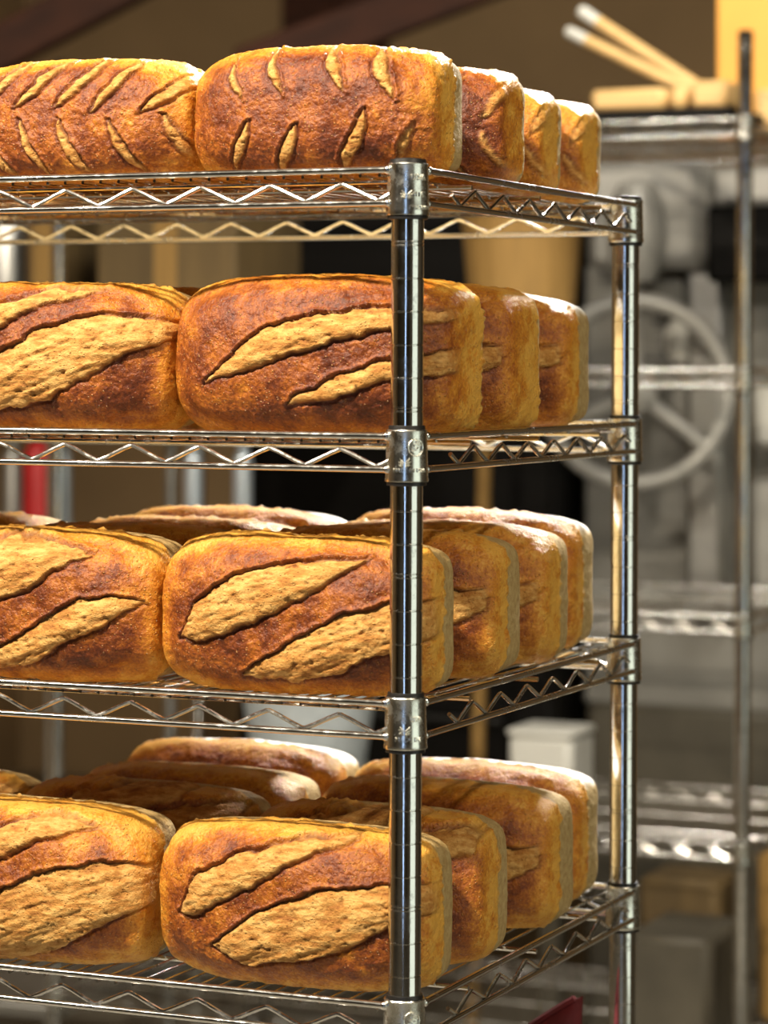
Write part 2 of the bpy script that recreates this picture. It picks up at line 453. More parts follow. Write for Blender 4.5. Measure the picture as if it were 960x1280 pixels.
# the eight loaves at the front of the shelves, each its own shape
FRONT = [
 # shelf, x0, x1, y0, D, H, seed, tone, rim, slashes in picture points
 (0, -16.6, -8.05, .1, 4.4, 4.05, 3, .20, .55, [
   ('cut', (176, 138), (236, 60), .17), ('cut', (116, 140), (166, 62), .15), ('cut', (74, 136), (126, 62), .15), ('cut', (22, 134), (80, 66), .15), ('cut', (-28, 134), (30, 70), .15),
   ('cut', (196, 140), (238, 208), .15), ('cut', (140, 150), (172, 216), .13), ('cut', (76, 150), (112, 218), .13), ('cut', (28, 150), (58, 220), .13), ('cut', (-10, 180), (14, 222), .13)],
   'golden loaf with chevron cuts at the left of the top shelf'),
 (0, -8.0, .35, .1, 4.5, 4.15, 8, .10, .62, [
   ('cut', (284, 72), (306, 124), .09), ('cut', (336, 58), (356, 118), .12), ('cut', (402, 48), (434, 114), .14), ('cut', (464, 50), (490, 120), .13), ('cut', (520, 54), (562, 122), .13),
   ('cut', (282, 212), (314, 152), .14), ('cut', (342, 212), (374, 156), .15), ('cut', (420, 212), (458, 138), .17), ('cut', (478, 205), (508, 150), .08), ('cut', (534, 208), (572, 146), .12)],
   'glossy brown loaf with chevron cuts behind the near post on the top shelf'),
 (1, -18.2, -8.85, .1, 4.9, 4.90, 14, .10, .60, [
   ('band', [(-60, 470), (0, 442), (50, 412), (100, 394), (160, 388), (205, 392), (222, 402)], [(-60, 545), (0, 512), (60, 500), (120, 468), (170, 430), (216, 404), (222, 402)]),
   ('band', [(-90, 425), (0, 375), (60, 358), (118, 358)], [(-90, 460), (0, 412), (50, 385), (118, 358)])],
   'brown loaf with one wide torn cut at the left of the second shelf'),
 (1, -8.80, .72, .3, 5.0, 5.05, 21, .06, .80, [
   ('band', [(258, 471), (330, 412), (400, 393), (470, 381), (545, 376), (590, 378)], [(258, 475), (320, 461), (390, 436), (470, 414), (540, 392), (590, 380)]),
   ('band', [(362, 502), (430, 466), (490, 445), (560, 428), (600, 424)], [(362, 505), (420, 496), (490, 474), (560, 458), (600, 446)])],
   'large rounded brown loaf with two clean diagonal cuts on the second shelf'),
 (2, -18.3, -9.15, .0, 4.5, 4.90, 33, .10, .50, [
   ('band', [(-120, 760), (-40, 690), (0, 664), (40, 668), (80, 680), (112, 690)], [(-120, 800), (-40, 765), (0, 750), (40, 736), (80, 712), (112, 692)]),
   ('band', [(-60, 842), (0, 812), (50, 782), (100, 748), (140, 742), (170, 750)], [(-60, 852), (0, 836), (44, 830), (90, 802), (130, 782), (170, 753)])],
   'brown loaf with two broad cuts at the left of the third shelf'),
 (2, -9.05, .30, .15, 4.0, 4.95, 41, .12, .50, [
   ('band', [(227, 790), (245, 752), (290, 722), (340, 704), (400, 698), (455, 698)], [(227, 794), (250, 798), (300, 788), (340, 770), (400, 736), (455, 702)]),
   ('band', [(306, 842), (370, 800), (430, 768), (490, 750), (545, 744), (575, 752)], [(306, 846), (370, 850), (430, 838), (490, 812), (545, 790), (575, 772)])],
   'golden brown loaf with two wide pale cuts on the third shelf beside the near post'),
 (3, -18.9, -9.50, -.3, 4.7, 5.05, 52, .26, .60, [
   ('band', [(-120, 1085), (-40, 1042), (20, 1022), (70, 1020), (108, 1032)], [(-120, 1120), (-40, 1090), (20, 1066), (60, 1048), (108, 1034)]),
   ('band', [(-90, 1158), (0, 1112), (60, 1088), (110, 1076), (160, 1080), (196, 1108)], [(-90, 1204), (0, 1198), (60, 1192), (110, 1168), (160, 1138), (196, 1112)])],
   'yellow-brown loaf with a pale torn side at the left of the lowest shelf'),
 (3, -9.05, .30, .05, 4.15, 5.00, 63, .20, .53, [
   ('band', [(228, 1136), (245, 1092), (300, 1064), (370, 1050), (440, 1046)], [(228, 1138), (250, 1140), (300, 1118), (370, 1080), (440, 1052)]),
   ('band', [(272, 1176), (330, 1138), (400, 1112), (485, 1102), (540, 1102), (572, 1112)], [(272, 1180), (310, 1200), (370, 1202), (430, 1190), (490, 1156), (572, 1122)])],
   'yellow-brown loaf with two thick bulging cuts on the lowest shelf beside the near post'),
]
for (sh, x0, x1, y0, D, H, seed, tone, rim, sls, label) in FRONT:
    xc = (x0 + x1) / 2; Yp = y0 + .35
    S = []
    for q in sls:
        if q[0] == 'band': S.append(('band', conv(q[1], Yp, xc, DECK[sh]), conv(q[2], Yp, xc, DECK[sh])))
        else:
            a, b_ = conv([q[1], q[2]], Yp, xc, DECK[sh]); S.append(('cut', a, b_, q[3] * 1.3))
    me = loaf_mesh('bread_loaf', x1 - x0, D, H, seed, S, tone=tone, rim=rim)
    put(me, sh, x0, x1, y0, D, label)

# kinds for the rows behind: W 9, D 4.5, H 4.9
def diag(k, up=0):
    random.seed(k)
    j = lambda: random.uniform(-.12, .12)
    if up: return [('band', [(-3.6, 3.6), (-1.6, 4.75), (1.2, 5.2), (2.2, 5.2)], [(-3.6, 3.5), (-1.6, 3.7), (1.2, 4.3), (2.2, 4.6)]),
                   ('band', [(-.6, 3.0), (1.0, 3.9), (2.4, 4.6), (4.3, 4.7)], [(-.6, 2.9), (1.0, 2.8), (2.4, 3.2), (4.3, 4.0)])]
    return [('band', [(-4.3, 1.9 + j()), (-2.6, 3.1 + j()), (0, 3.9 + j()), (2.0, 4.1)], [(-4.3, 1.85), (-2.6, 1.95 + j()), (0, 2.7 + j()), (2.0, 4.05)]),
            ('band', [(-2.3, .9), (-.6, 1.9 + j()), (1.6, 2.9 + j()), (4.3, 3.1 + j())], [(-2.3, .85), (-.6, .8 + j()), (1.6, 1.2 + j()), (4.3, 2.4 + j())])]
def chevr(k):
    random.seed(k); out = []
    for i in range(6):
        x = -3.7 + i * 1.45 + random.uniform(-.1, .1)
        out.append(('cut', (x + (.2), 2.3), (x + .7, 3.8), .15)); out.append(('cut', (x + .1, 1.9), (x + .9, .4), .14))
    return out
RES2 = (108, 34, 60)
KIND = {
 'a': loaf_mesh('bread_loaf', 9.2, 4.5, 4.9, 101, diag(1), RES2, .50, .10),
 'b': loaf_mesh('bread_loaf', 9.2, 4.5, 4.9, 117, diag(5), RES2, .56, .22),
 'c': loaf_mesh('bread_loaf', 9.2, 4.9, 4.95, 131, diag(9), RES2, .78, .12),
 'd': loaf_mesh('bread_loaf', 8.3, 4.2, 4.1, 147, chevr(3), RES2, .70, -.04),
 'f': loaf_mesh('bread_loaf', 9.2, 4.5, 4.9, 171, diag(12), RES2, .50, .05),
 'g': loaf_mesh('bread_loaf', 9.2, 4.5, 4.9, 183, diag(14, 1.0), RES2, .58, .10, reach=(.8, .5)),
 'e': loaf_mesh('bread_loaf', 8.3, 4.0, 4.0, 151, chevr(6), RES2, .66, .30),
}
KIND['f'].materials.clear(); KIND['f'].materials.append(WHITE_TOPPED)
DIM = {'f': (9.2, 4.5, 4.9), 'g': (9.2, 4.5, 4.9), 'a': (9.2, 4.5, 4.9), 'b': (9.2, 4.5, 4.9), 'c': (9.2, 4.9, 4.95), 'd': (8.3, 4.2, 4.1), 'e': (8.3, 4.0, 4.0)}
BEHIND = [
 # kind, shelf, right edge x, front y, height factor, yaw, flip, label
 ('d', 0, .30, 5.9, 1.0, 0, 'dark red-brown loaf with a pale side, second from the front on the top shelf'),
 ('e', 0, -.15, 10.9, .97, .01, 'pale golden loaf, third from the front at the right of the top shelf'),
 ('e', 0, -.15, 15.1, .95, -.02, 'golden loaf farthest back at the right end of the top shelf'),
 ('d', 0, -8.3, 5.4, .98, 0, 'loaf behind the leftmost front loaf of the top shelf'),
 ('e', 0, -8.6, 10.4, .97, 0, 'loaf in the left column of the top shelf, third from the front'),
 ('d', 0, -8.6, 15.0, .97, 0, 'loaf in the left column of the top shelf, farthest back'),
 ('c', 1, .70, 5.7, 1.0, .0, 'orange-brown loaf in the middle of the right column on the second shelf'),
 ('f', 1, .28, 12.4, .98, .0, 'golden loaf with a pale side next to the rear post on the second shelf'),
 ('c', 1, -8.9, 5.6, .98, 0, 'loaf behind the wide-cut loaf in the left column of the second shelf'),
 ('b', 1, -9.2, 12.0, .98, 0, 'loaf farthest back in the left column of the second shelf'),
 ('a', 2, .30, 5.55, 1.0, 0, 'shaded brown loaf, second from the front at the right of the third shelf'),
 ('b', 2, .25, 10.4, .99, 0, 'golden-ended loaf, third from the front at the right of the third shelf'),
 ('f', 2, -.45, 15.0, 1.03, 0, 'dark loaf with a whitish top edge beside the rear post on the third shelf'),
 ('b', 2, -9.2, 5.5, .97, 0, 'dark loaf in the left column of the third shelf, second from the front'),
 ('a', 2, -9.6, 10.4, .97, 0, 'dark loaf in the left column of the third shelf, third from the front'),
 ('f', 2, -9.9, 15.0, 1.0, 0, 'dark loaf with a whitish top edge, farthest back left on the third shelf'),
 ('g', 3, .32, 4.35, 1.0, .0, 'loaf with stripes of light, second from the front at the right of the lowest shelf'),
 ('a', 3, .35, 10.75, 1.0, -.05, 'loaf with a flat pale side, third from the front on the lowest shelf'),
 ('f', 3, -.40, 15.5, 1.0, 0, 'loaf with a whitish top edge, farthest back at the right of the lowest shelf'),
 ('g', 3, -8.8, 5.7, 1.0, 0, 'brown loaf in shade behind the leftmost front loaf of the lowest shelf'),
 ('a', 3, -9.4, 10.9, .98, 0, 'dark loaf in the middle column of the lowest shelf, third from the front'),
 ('f', 3, -9.9, 15.5, 1.04, 0, 'dark loaf with a whitish edge, middle column at the back of the lowest shelf'),
 ('g', 3, -18.15, 6.4, .98, 0, 'loaf cut by the left picture edge behind the front row of the lowest shelf'),
]
for (k, sh, xr, y0, hf, rz, label) in BEHIND:
    W_, D_, H_ = DIM[k]
    sx = 1.0
    if (k, sh, xr) == ('g', 3, .32): sx = .93
    put(KIND[k], sh, xr - W_ * sx, xr, y0, D_, label, None, rz, (sx, 1, hf))

# the left half of the rack, beyond the picture's edge, is loaded the same way and shades what is in view
for sh, kinds, rows, cols in ((0, 'de', (.2, 5.4, 10.4, 15.0), (-16.95, -25.4, -33.9)), (1, 'cb', (.3, 5.9, 12.0), (-18.6, -27.9, -37.2)),
                              (2, 'ab', (.2, 5.5, 10.4, 15.1), (-19.25, -28.6)), (3, 'ba', (.2, 6.4, 11.2, 15.9), (-19.25, -28.6))):
    for ci, xr in enumerate(cols):
        for ri, y0 in enumerate(rows):
            if (sh == 3 and ri > 0) or (sh == 2 and ri == 3): continue
            k = kinds[(ri + ci) % 2]; W_, D_, H_ = DIM[k]
            put(KIND[k], sh, xr - W_, xr, y0, D_, 'loaf left of the picture on the ' + SHN[sh] + ', ' + ['first', 'second', 'third'][ci] + ' column, ' + ['row one', 'row two', 'row three', 'row four'][ri], None, 0, (1, 1, .97))

# ------------------------------------------------------------------ wire racks
POSTD = 1.0
def post_mesh(ztop, zref, n=24):
    prof = []
    R = POSTD / 2
    cuts = []
    k = 0
    z = zref
    while z > 1: z -= 1.0
    while z < ztop - .2:
        cuts.append(z)
        if abs(((z - zref) / 5.0) - round((z - zref) / 5.0)) < .01: cuts.append(z + .11)
        z += 1.0
    prof.append((R, 0.6))
    for z in sorted(cuts):
        if z - .03 > .65: prof += [(R, z - .026), (R - .022, z - .010), (R - .022, z + .010), (R, z + .026)]
    prof += [(R, ztop - .06), (R - .08, ztop)]
    m = MB(); m.lathe(prof, n=n); return m
RC = .65
def tube_line(a, b, r, n=8): 
    m = MB(); m.tube([a, b], r, n); return m
def make_rack(name, x0, y0, L, D, shelves, ztop, zref, label, group, detail=True, rz=0, frontx=None):
    """near right post at x0,y0; runs L to the left and D to the back"""
    root = empty(name, (x0, y0, 0), rz)
    tag(root, label, 'shelving', group)
    posts = [(0, 0), (0, D), (-L, 0), (-L, D)]
    pm = post_mesh(ztop, zref).mesh('post', CHROME)
    fm = MB(); fm.lathe([(.35, 0), (.55, .05), (.6, .35), (.42, .5), (.42, .7)])
    fme = fm.mesh('levelling_foot', BLACKP)
    cap = MB(); cap.lathe([(.49, ztop - .02), (.5, ztop + .04), (.42, ztop + .13), (.1, ztop + .16)])
    capm = cap.mesh('post_cap', BLACKP)
    for (px, py) in posts:
        p = link('post', pm, root, (px, py, 0))
        link('levelling_foot', fme, p)
        link('post_cap', capm, p)
    # collar shared by all shelves
    cm = MB(); cm.lathe([(RC - .10, -1.36), (RC + .0, -1.37), (RC + .015, -1.33), (RC, -1.2), (RC - .035, .10), (RC - .02, .17), (RC - .04, .20), (RC - .12, .20)], n=32, capb=False, capt=False)
    cm.lathe([(.515, .20), (.515, -1.37)], n=32, capb=False, capt=False)
    cme = cm.mesh('collar', COLLAR)
    sm = MB(); sm.lathe([(.502, -1.50), (.61, -1.48), (.61, -1.375), (.51, -1.37), (.51, .20), (.57, .21), (.55, .32), (.502, .33)], n=24, capb=False, capt=False)
    sme = sm.mesh('clip_sleeve', BLACKP)
    rods = {}
    o = RC - .19
    def zig(n0, n1, step, first, f):
        pts = []
        u = first; k = 0
        pts.append(f(u - step * .28, -.60))
        while u < n1:
            pts.append(f(u, -.93 if k % 2 == 0 else -.38)); u += step / 2; k += 1
        pts.append(f(u - step * .2, -.62))
        return chaikin(pts, 2, .07)
    def rod(a, b, r, n=10):
        m = MB(); m.tube([a, b], r, n)
        for q in (a, b): m.ball(q, r * 1.25)
        return m
    P = {}
    P['top_rod'] = [rod((-o, -o, 0), (-L + o, -o, 0), .115), rod((-o, D + o, 0), (-L + o, D + o, 0), .115),
                    rod((o, o, 0), (o, D - .30, 0), .115), rod((-L - o, o, 0), (-L - o, D - .30, 0), .115)]
    P['lower_rod'] = [rod((-o, -o, -1.0), (-L + o, -o, -1.0), .105), rod((-o, D + o, -1.0), (-L + o, D + o, -1.0), .105),
                      rod((o, o, -1.0), (o, D - .30, -1.0), .105), rod((-L - o, o, -1.0), (-L - o, D - .30, -1.0), .105)]
    zz = []
    for (f, n1, st, fi) in ((lambda u, z: (-u, -o + .04, z), L - 1.2, 2.4, .8 + 0.0), (lambda u, z: (-u, D + o - .04, z), L - 1.2, 2.4, .8),
                            (lambda u, z: (o - .04, u, z), D - 1.0, 2.44, 3.13), (lambda u, z: (-L - o + .04, u, z), D - 1.0, 2.44, 3.13)):
        m = MB(); m.tube(zig(0, n1, st, fi, f), .072, 8); zz.append(m)
    P['zigzag_truss'] = zz
    dk = MB()
    sp = .64; x = -.75
    while x > -L + .5:
        dk.tube([(x, -o + .02, -.165), (x, D + o - .02, -.165)], .055, 6); x -= sp
    P['deck_wires'] = [dk]
    cb = []
    for y in (D * .2, D * .5, D * .8):
        m = MB(); m.tube([(.45, y, -.30), (-L - .45, y, -.30)], .085, 8); cb.append(m)
    for y in (.55, D - .55):
        m = MB(); m.tube([(-.3, y, -.30), (-L + .3, y, -.30)], .06, 6); cb.append(m)
    P['cross_rod'] = cb
    meshes = {k: [m.mesh(k, WIRE) for m in v] for k, v in P.items()}
    out = []
    for z in shelves:
        shf = empty('wire_shelf', (0, 0, z)); shf.parent = root
        for (px, py) in posts:
            link('collar', cme, shf, (px, py, 0)); link('clip_sleeve', sme, shf, (px, py, 0))
        for k, v in meshes.items():
            for me in v:
                ob = link(k, me, shf)
                if k == 'deck_wires': ob['kind'] = 'stuff'
        out.append(shf)
    return root, out

ZG = HC + 3.50
rack, shelves_ = make_rack('wire_rack', 0, 0, 46.8, 20.4, SHELF + [HC - 38.4], SHELF[0] + .22, ZG,
    'chrome wire shelving rack in front, loaded with loaves of bread', 'chrome wire racks')
rack['label'] = 'chrome wire shelving rack in the foreground loaded with loaves of bread'

# embossed marks on the near collars
EMB = chrome_mat('worn_embossing', .25, .5, (.95, .94, .86), .45)
def emboss(txt, size, ang, z, parent, tilt=0, rad=RC + .012):
    cu = bpy.data.curves.new('embossed_lettering', 'FONT'); cu.body = txt; cu.size = size; cu.extrude = .04; cu.resolution_u = 2
    cu.align_x = 'CENTER'; cu.align_y = 'CENTER'
    ob = bpy.data.objects.new('embossed_lettering', cu); C.objects.link(ob)
    dg = bpy.context.evaluated_depsgraph_get()
    me = bpy.data.meshes.new_from_object(ob.evaluated_get(dg))
    bpy.data.objects.remove(ob)
    for v in me.vertices:
        x, y, d = v.co
        xx = x * math.cos(tilt) - y * math.sin(tilt); yy = x * math.sin(tilt) + y * math.cos(tilt)
        a = ang + xx / rad
        r = rad + d * .8
        v.co = (r * math.cos(a) * IN, r * math.sin(a) * IN, (z + yy) * IN)
    me.materials.clear(); me.materials.append(EMB)
    o = link('embossed_lettering', me, parent)
    return o
def ring_mark(ang, z, rad_mark, parent):
    pts = []
    for k in range(28):
        q = 2 * math.pi * k / 28
        a = ang + rad_mark * math.cos(q) / RC
        pts.append(((RC - .005) * math.cos(a), (RC - .005) * math.sin(a), z + rad_mark * math.sin(q)))
    m = MB(); m.tube(pts, .018, 5, closed=True); m.build('embossed_ring', EMB, parent)
def wings(ang, z, parent):
    m = MB()
    for sgn in (-1, 1):
        for (u0, v0, u1, v1) in ((.03, 0, .16, .14), (.04, -.05, .20, .05), (.03, -.10, .18, -.05)):
            P_ = []
            for f in (0, .5, 1):
                a = ang + sgn * (u0 + (u1 - u0) * f) / RC
                P_.append(((RC + .0) * math.cos(a), (RC + .0) * math.sin(a), z + v0 + (v1 - v0) * f))
            m.tube(P_, [.03, .028, .012], 6)
    m.build('embossed_wings', EMB, parent)
facing = math.atan2(CAM[1], CAM[0])
d2 = math.radians
emboss('USA', .27, facing + d2(30), -.25, shelves_[0])
emboss('inc', .34, facing + d2(32), -.72, shelves_[0])
emboss('MADE IN', .17, facing + d2(34), -1.15, shelves_[0])
wings(facing - d2(3), -.78, shelves_[0])
emboss('NSF', .25, facing + d2(26), -.33, shelves_[1], d2(55)); ring_mark(facing + d2(26), -.33, .25, shelves_[1])
emboss('MADE IN USA', .18, facing + d2(8), -1.02, shelves_[1]); wings(facing - d2(6), -.80, shelves_[1])
emboss('MADE IN', .21, facing + d2(6), -1.05, shelves_[2]); emboss('USA', .22, facing + d2(30), -.45, shelves_[2]); wings(facing - d2(2), -.80, shelves_[2])
emboss('NSF', .25, facing + d2(24), -.38, shelves_[3], d2(55)); ring_mark(facing + d2(22), -.38, .26, shelves_[3])

# ------------------------------------------------------------------ second rack behind
P2 = at(930, 452, 184)
S2 = [HC + 15.8, HC - .45, HC - 16.4, HC - 31.1, HC - 45.2]
rack2, sh2 = make_rack('wire_rack', P2[0], P2[1], 51.0, 22, S2, HC + 21.4, HC + .3,
    'blurred chrome wire rack standing behind, its tall post at the right', 'chrome wire racks')

def base_at(px, Y, z):
    return np.array([inv(px, Y), Y, z])
def local_box(name, px0, px1, y_top, Y, z0, depth, mat, label, cat, bev=.4, taper=0, group=None, xmax=None):
    """an upright box, front face on the plane Y from column px0 to px1, from height z0 up to picture row y_top"""
    xa = inv(px0, Y); xb = inv(px1, Y)
    if xmax is not None: xb = min(xb, xmax)
    wd = xb - xa; h = invz((px0 + px1) / 2, y_top, Y) - z0
    o = empty(name, ((xa + xb) / 2, Y + depth / 2, z0))
    tag(o, label, cat, group)
    m = MB(); m.box((-wd / 2, -depth / 2, 0), (wd / 2, depth / 2, h), bev, taper); m.build('body', mat, o)
    return o, wd, depth, h
RX = P2[0] - .75; RY = P2[1]          # right end and front of the rear rack
zA, zB, zC, zD, zE = [z - .10 for z in S2]

# ---- steel cart left of the rear rack
CX = P2[0] - 51.0 - 1.2
cart = empty('steel_cart', (CX - 15, RY + 12, 0)); tag(cart, 'tall steel cart left of the rear rack, holding bottles and a carton', 'cart')
for z in (zC, zB, 10):
    m = MB(); m.box((-15, -10, z - 1.0), (15, 10, z), .2); m.build('cart_shelf', STEEL, cart)
for sx in (-1, 1):
    for sy in (-1, 1):
        m = MB(); m.tube([(sx * 14.2, sy * 9.2, 0), (sx * 14.2, sy * 9.2, zB - .5)], .5, 10); m.build('leg', STEEL, cart)
# ---- things standing on the rear rack
c = base_at(652, RY + 8, zB)
tub = empty('ribbed_tub', c); tag(tub, 'tapered light brown ribbed tub on the rear rack, seen under the top shelf', 'tub')
m = MB(); V = []; F = []; n = 72; hh = 11.4
prof = [(2.8, 0), (3.25, .1), (3.3, .4), (4.25, hh - .6), (4.45, hh - .6), (4.45, hh), (4.15, hh), (4.05, hh - .5), (3.1, .6)]
for (r, z) in prof:
    for k in range(n):
        q = 2 * math.pi * k / n; rr = r * (1 + (.018 if (k // 3) % 2 and .2 < z < hh - .7 else 0))
        V.append((rr * math.cos(q), rr * math.sin(q), z))
for i in range(len(prof) - 1):
    for k in range(n): F.append((i * n + k, i * n + (k + 1) % n, (i + 1) * n + (k + 1) % n, (i + 1) * n + k))
F.append(tuple(range(n - 1, -1, -1))); F.append(tuple((len(prof) - 1) * n + k for k in range(n)))
m.add(V, F); m.build('tub_body', CARD, tub)
for (p0, p1, yt, Yb, dpth, lab) in ((120, 294, 268, RY + 5, 11, 'large olive brown carton on the rear rack behind the left end of the top shelf'),
                           (38, 68, 274, RY + 7, 10, 'narrow olive brown carton on the steel cart at the left')):
    o, wd, dp, h = local_box('cardboard_box', p0, p1, yt, Yb, zB, dpth, WALLB, lab, 'box', .15, xmax=CX - .6 if p0 < 90 else None)
    for sx in (-1, 1):
        m = MB(); m.box((min(0, sx * wd / 2 * .98) + .05, -dp / 2, h), (max(0, sx * wd / 2 * .98) - .05, dp / 2, h + .18)); m.build('flap', WALLB, o)
    m = MB(); m.box((-.9, -dp / 2 - .03, h * .1), (.9, -dp / 2, h)); m.build('packing_tape', CARD, o)
def bottle(px, Y, ytop, z0, r, mat, label, group=None, cat='bottle'):
    c = base_at(px, Y, z0); h = invz(px, ytop, Y) - z0
    o = empty('bottle', c); tag(o, label, cat, group)
    m = MB(); m.lathe([(r * .85, 0), (r, .15), (r, h * .86), (r * .92, h * .9), (r * .5, h * .93), (r * .5, h * .94)], n=20); m.build('bottle_body', mat, o)
    m = MB(); m.lathe([(r * .62, h * .935), (r * .62, h * .97), (r * .3, h * .98), (r * .18, h)], n=16); m.build('cap', mat, o)
g = 'slim bottles in the background'
bottle(242, RY + 12, 552, zC, .72, STEELB, 'pale blue-grey slim bottle, left one of the close pair above the third shelf', g)
bottle(304, RY + 12, 552, zC, .72, STEELB, 'pale blue-grey slim bottle, right one of the close pair above the third shelf', g)
bottle(80, RY + 14, 549, zC, .62, STEELB, 'pale blue-grey slim bottle just right of the red bottle', g)
bottle(17, RY + 10, 549, zC, .8, STEEL, 'grey slim bottle left of the red bottle', g)
bottle(48, RY + 8, 545, zC, 1.15, REDP, 'bright red bottle at the left, seen above the third shelf', g)
c = base_at(8, RY + 9, zB); o = empty('steel_canister', c); tag(o, 'tall grey steel canister at the left picture edge above the second shelf', 'canister')
m = MB(); m.lathe([(1.45, 0), (1.5, .1), (1.5, 11.6), (1.45, 11.7)], n=24); m.build('canister_body', STEEL, o)
m = MB(); m.lathe([(1.6, 11.7), (1.6, 12.2), (.3, 12.5), (.3, 12.9)], n=24); m.build('lid', STEEL, o)
o, wd, dp, h = local_box('plastic_container', 636, 716, 922, RY + 8, zD, 5, WHITEP, 'white plastic container on the rear rack, seen below the third shelf', 'container', .5)
m = MB(); m.box((-wd / 2 - .12, -dp / 2 - .12, h), (wd / 2 + .12, dp / 2 + .12, h + .5), .3); m.build('lid', WHITEP, o)
c = base_at(388, RY + 8, zD); o = empty('steel_pail', c); tag(o, 'wide pale steel pail on the rear rack, behind the front edge of the third shelf', 'pail')
m = MB(); m.lathe([(3.6, 0), (3.8, .2), (5.0, 8.6), (5.15, 8.6), (5.15, 8.8), (4.9, 8.8), (3.6, .5)], n=36); m.build('pail_body', PAPER, o)
m = MB(); m.tube([(5.1 * math.cos(q), -.6, 8.4 + 1.0 * math.sin(q)) for q in [math.pi * k / 16 for k in range(17)]], .12, 6); m.build('handle', STEEL, o)
local_box('storage_bin', 800, 902, 1100, RY + 13, zE, 6, WALLB, 'brown storage bin on the lowest shelf of the rear rack, behind the dark one', 'bin', .6)
local_box('storage_bin', 782, 892, 1172, RY + 2, zE, 9, GREYDK, 'dark olive storage bin low on the rear rack left of its post', 'bin', .6)
local_box('storage_bin', 948, 1010, 1068, RY + 12, zE, 7, CARD, 'tan storage bin at the right picture edge low on the rear rack', 'bin', .6, xmax=RX)
o, wd, dp, h = local_box('baking_tray', 690, 912, 136, RY + 1.2, zA, 8, BLACK, 'dark baking tray on the rear rack under the pale wooden boards', 'tray', .1)
zt2 = zA + h + .01
def plank(px0, px1, Y, z0, th, dep, label):
    xa, xb = inv(px0, Y), min(inv(px1, Y), RX); L = xb - xa
    m = MB(); m.box((-L / 2, -dep / 2, 0), (L / 2, dep / 2, th), .45)
    o = m.build('wooden_board', WOODP); o.location = Vector(((xa + xb) / 2, Y + dep / 2, z0)) * IN
    tag(o, label, 'board', 'pale wooden boards on the rear rack')
plank(735, 829, RY + 1.6, zt2, 1.40, 3, 'pale wooden board at the left end of the rear rack top')
plank(833, 854, RY + 1.5, zt2, 1.35, 2, 'short block of pale wood between the two longer boards')
plank(859, 908, RY + 1.5, zt2, 1.75, 3, 'pale wooden board on the rear rack just left of its post')
plank(940, 1010, RY + 11, zA, 3.1, 2.4, 'pale wooden board on the rear rack right of its post')
def handle(x0, y0_, x1, y1_, Y, r, label):
    a = np.array([inv(x0, Y), Y, invz(x0, y0_, Y)]); b_ = np.array([inv(x1, Y), Y, invz(x1, y1_, Y)])
    d = (b_ - a) / np.linalg.norm(b_ - a)
    o = empty('wooden_peel_handle', b_); tag(o, label, 'handle', 'long wooden handles')
    m = MB(); m.tube([a + d * 1.6 - b_, a + d * 6 - b_, b_ * 0], [r * .95, r, r * 1.05], 14); m.build('shaft', WOODP, o)
    m = MB(); m.tube([a - b_, a + d * .2 - b_, a + d * 1.62 - b_], [r * .6, r * .98, r * .98], 14); m.build('end_cap', WHITEP, o)
handle(706, 38, 868, 117, RY + 6.2, .42, 'lower of two long wooden handles leaning up to the left above the rear rack')
handle(722, 12, 884, 118, RY + 7.4, .46, 'upper of two long wooden handles leaning up to the left above the rear rack')
local_box('amber_panel_box', 893, 1010, -60, RY + 14, zA, 5, AMBER, 'bright amber box standing on top of the rear rack at the right corner', 'box', .2, xmax=RX)
a = np.array([inv(592, RY + 24.5), RY + 24.5, 0]); b_ = np.array([inv(608, RY + 24.5), RY + 24.5, HC - 1])
m = MB(); m.tube([a, b_], .55, 12); o = m.build('wooden_pole', CARD); tag(o, 'upright brown wooden pole behind the rear rack', 'pole')

# ---- oven and dough machine behind
o, wd, dp, h = local_box('deck_oven', 296, 708, 245, 136, 16, 26, BLACK, 'large black oven behind the rear rack', 'oven', .6)
for z0 in (3, 15, 27):
    m = MB(); m.box((-wd / 2 + 1.2, -dp / 2 - .35, z0), (wd / 2 - 1.2, -dp / 2, z0 + 10.5), .2); dd = m.build('oven_door', BLACK, o)
    m = MB(); m.tube([(-wd / 2 + 5, -dp / 2 - .35, z0 + 9), (-wd / 2 + 5, -dp / 2 - 1.0, z0 + 9), (wd / 2 - 5, -dp / 2 - 1.0, z0 + 9), (wd / 2 - 5, -dp / 2 - .35, z0 + 9)], .3, 8)
    m.build('door_handle', BLACKP, dd)
for sx in (-1, 1):
    for sy in (-1, 1):
        m = MB(); m.box((sx * (wd / 2 - 1.5) - .8, sy * (dp / 2 - 1.5) - .8, -16), (sx * (wd / 2 - 1.5) + .8, sy * (dp / 2 - 1.5) + .8, .1)); m.build('leg', GREYDK, o)

MY = 132.0; mx0 = inv(800, MY)
mach = empty('dough_machine', (mx0, MY, 0)); tag(mach, 'large grey dough machine with a round handwheel behind the rear rack', 'machine')
def mb(px0, px1, y0_, y1_, d0, d1, bev=.5):
    m = MB(); m.box((inv(px0, MY + d0) - mx0, d0, invz(px0, y1_, MY + d0)), (inv(px1, MY + d0) - mx0, d1, invz(px0, y0_, MY + d0)), bev); return m
mb(728, 1060, 330, 880, 6, 24).build('body', GREYPAINT, mach)
mb(728, 880, 205, 336, 1, 20, 1.2).build('head', GREYLT, mach)
mb(884, 1060, 208, 256, 2, 20, .8).build('top_housing', GREYLT, mach)
mb(882, 1060, 257, 352, 0, 20, .4).build('control_panel', BLACK, mach)
mb(855, 906, 338, 770, 2, 8, .6).build('column', STEEL, mach)
mb(938, 1040, 478, 560, 1, 8, .8).build('switch_box', WHITEP, mach)
mb(936, 1040, 600, 760, 3, 8, .8).build('side_panel', GREYLT, mach)
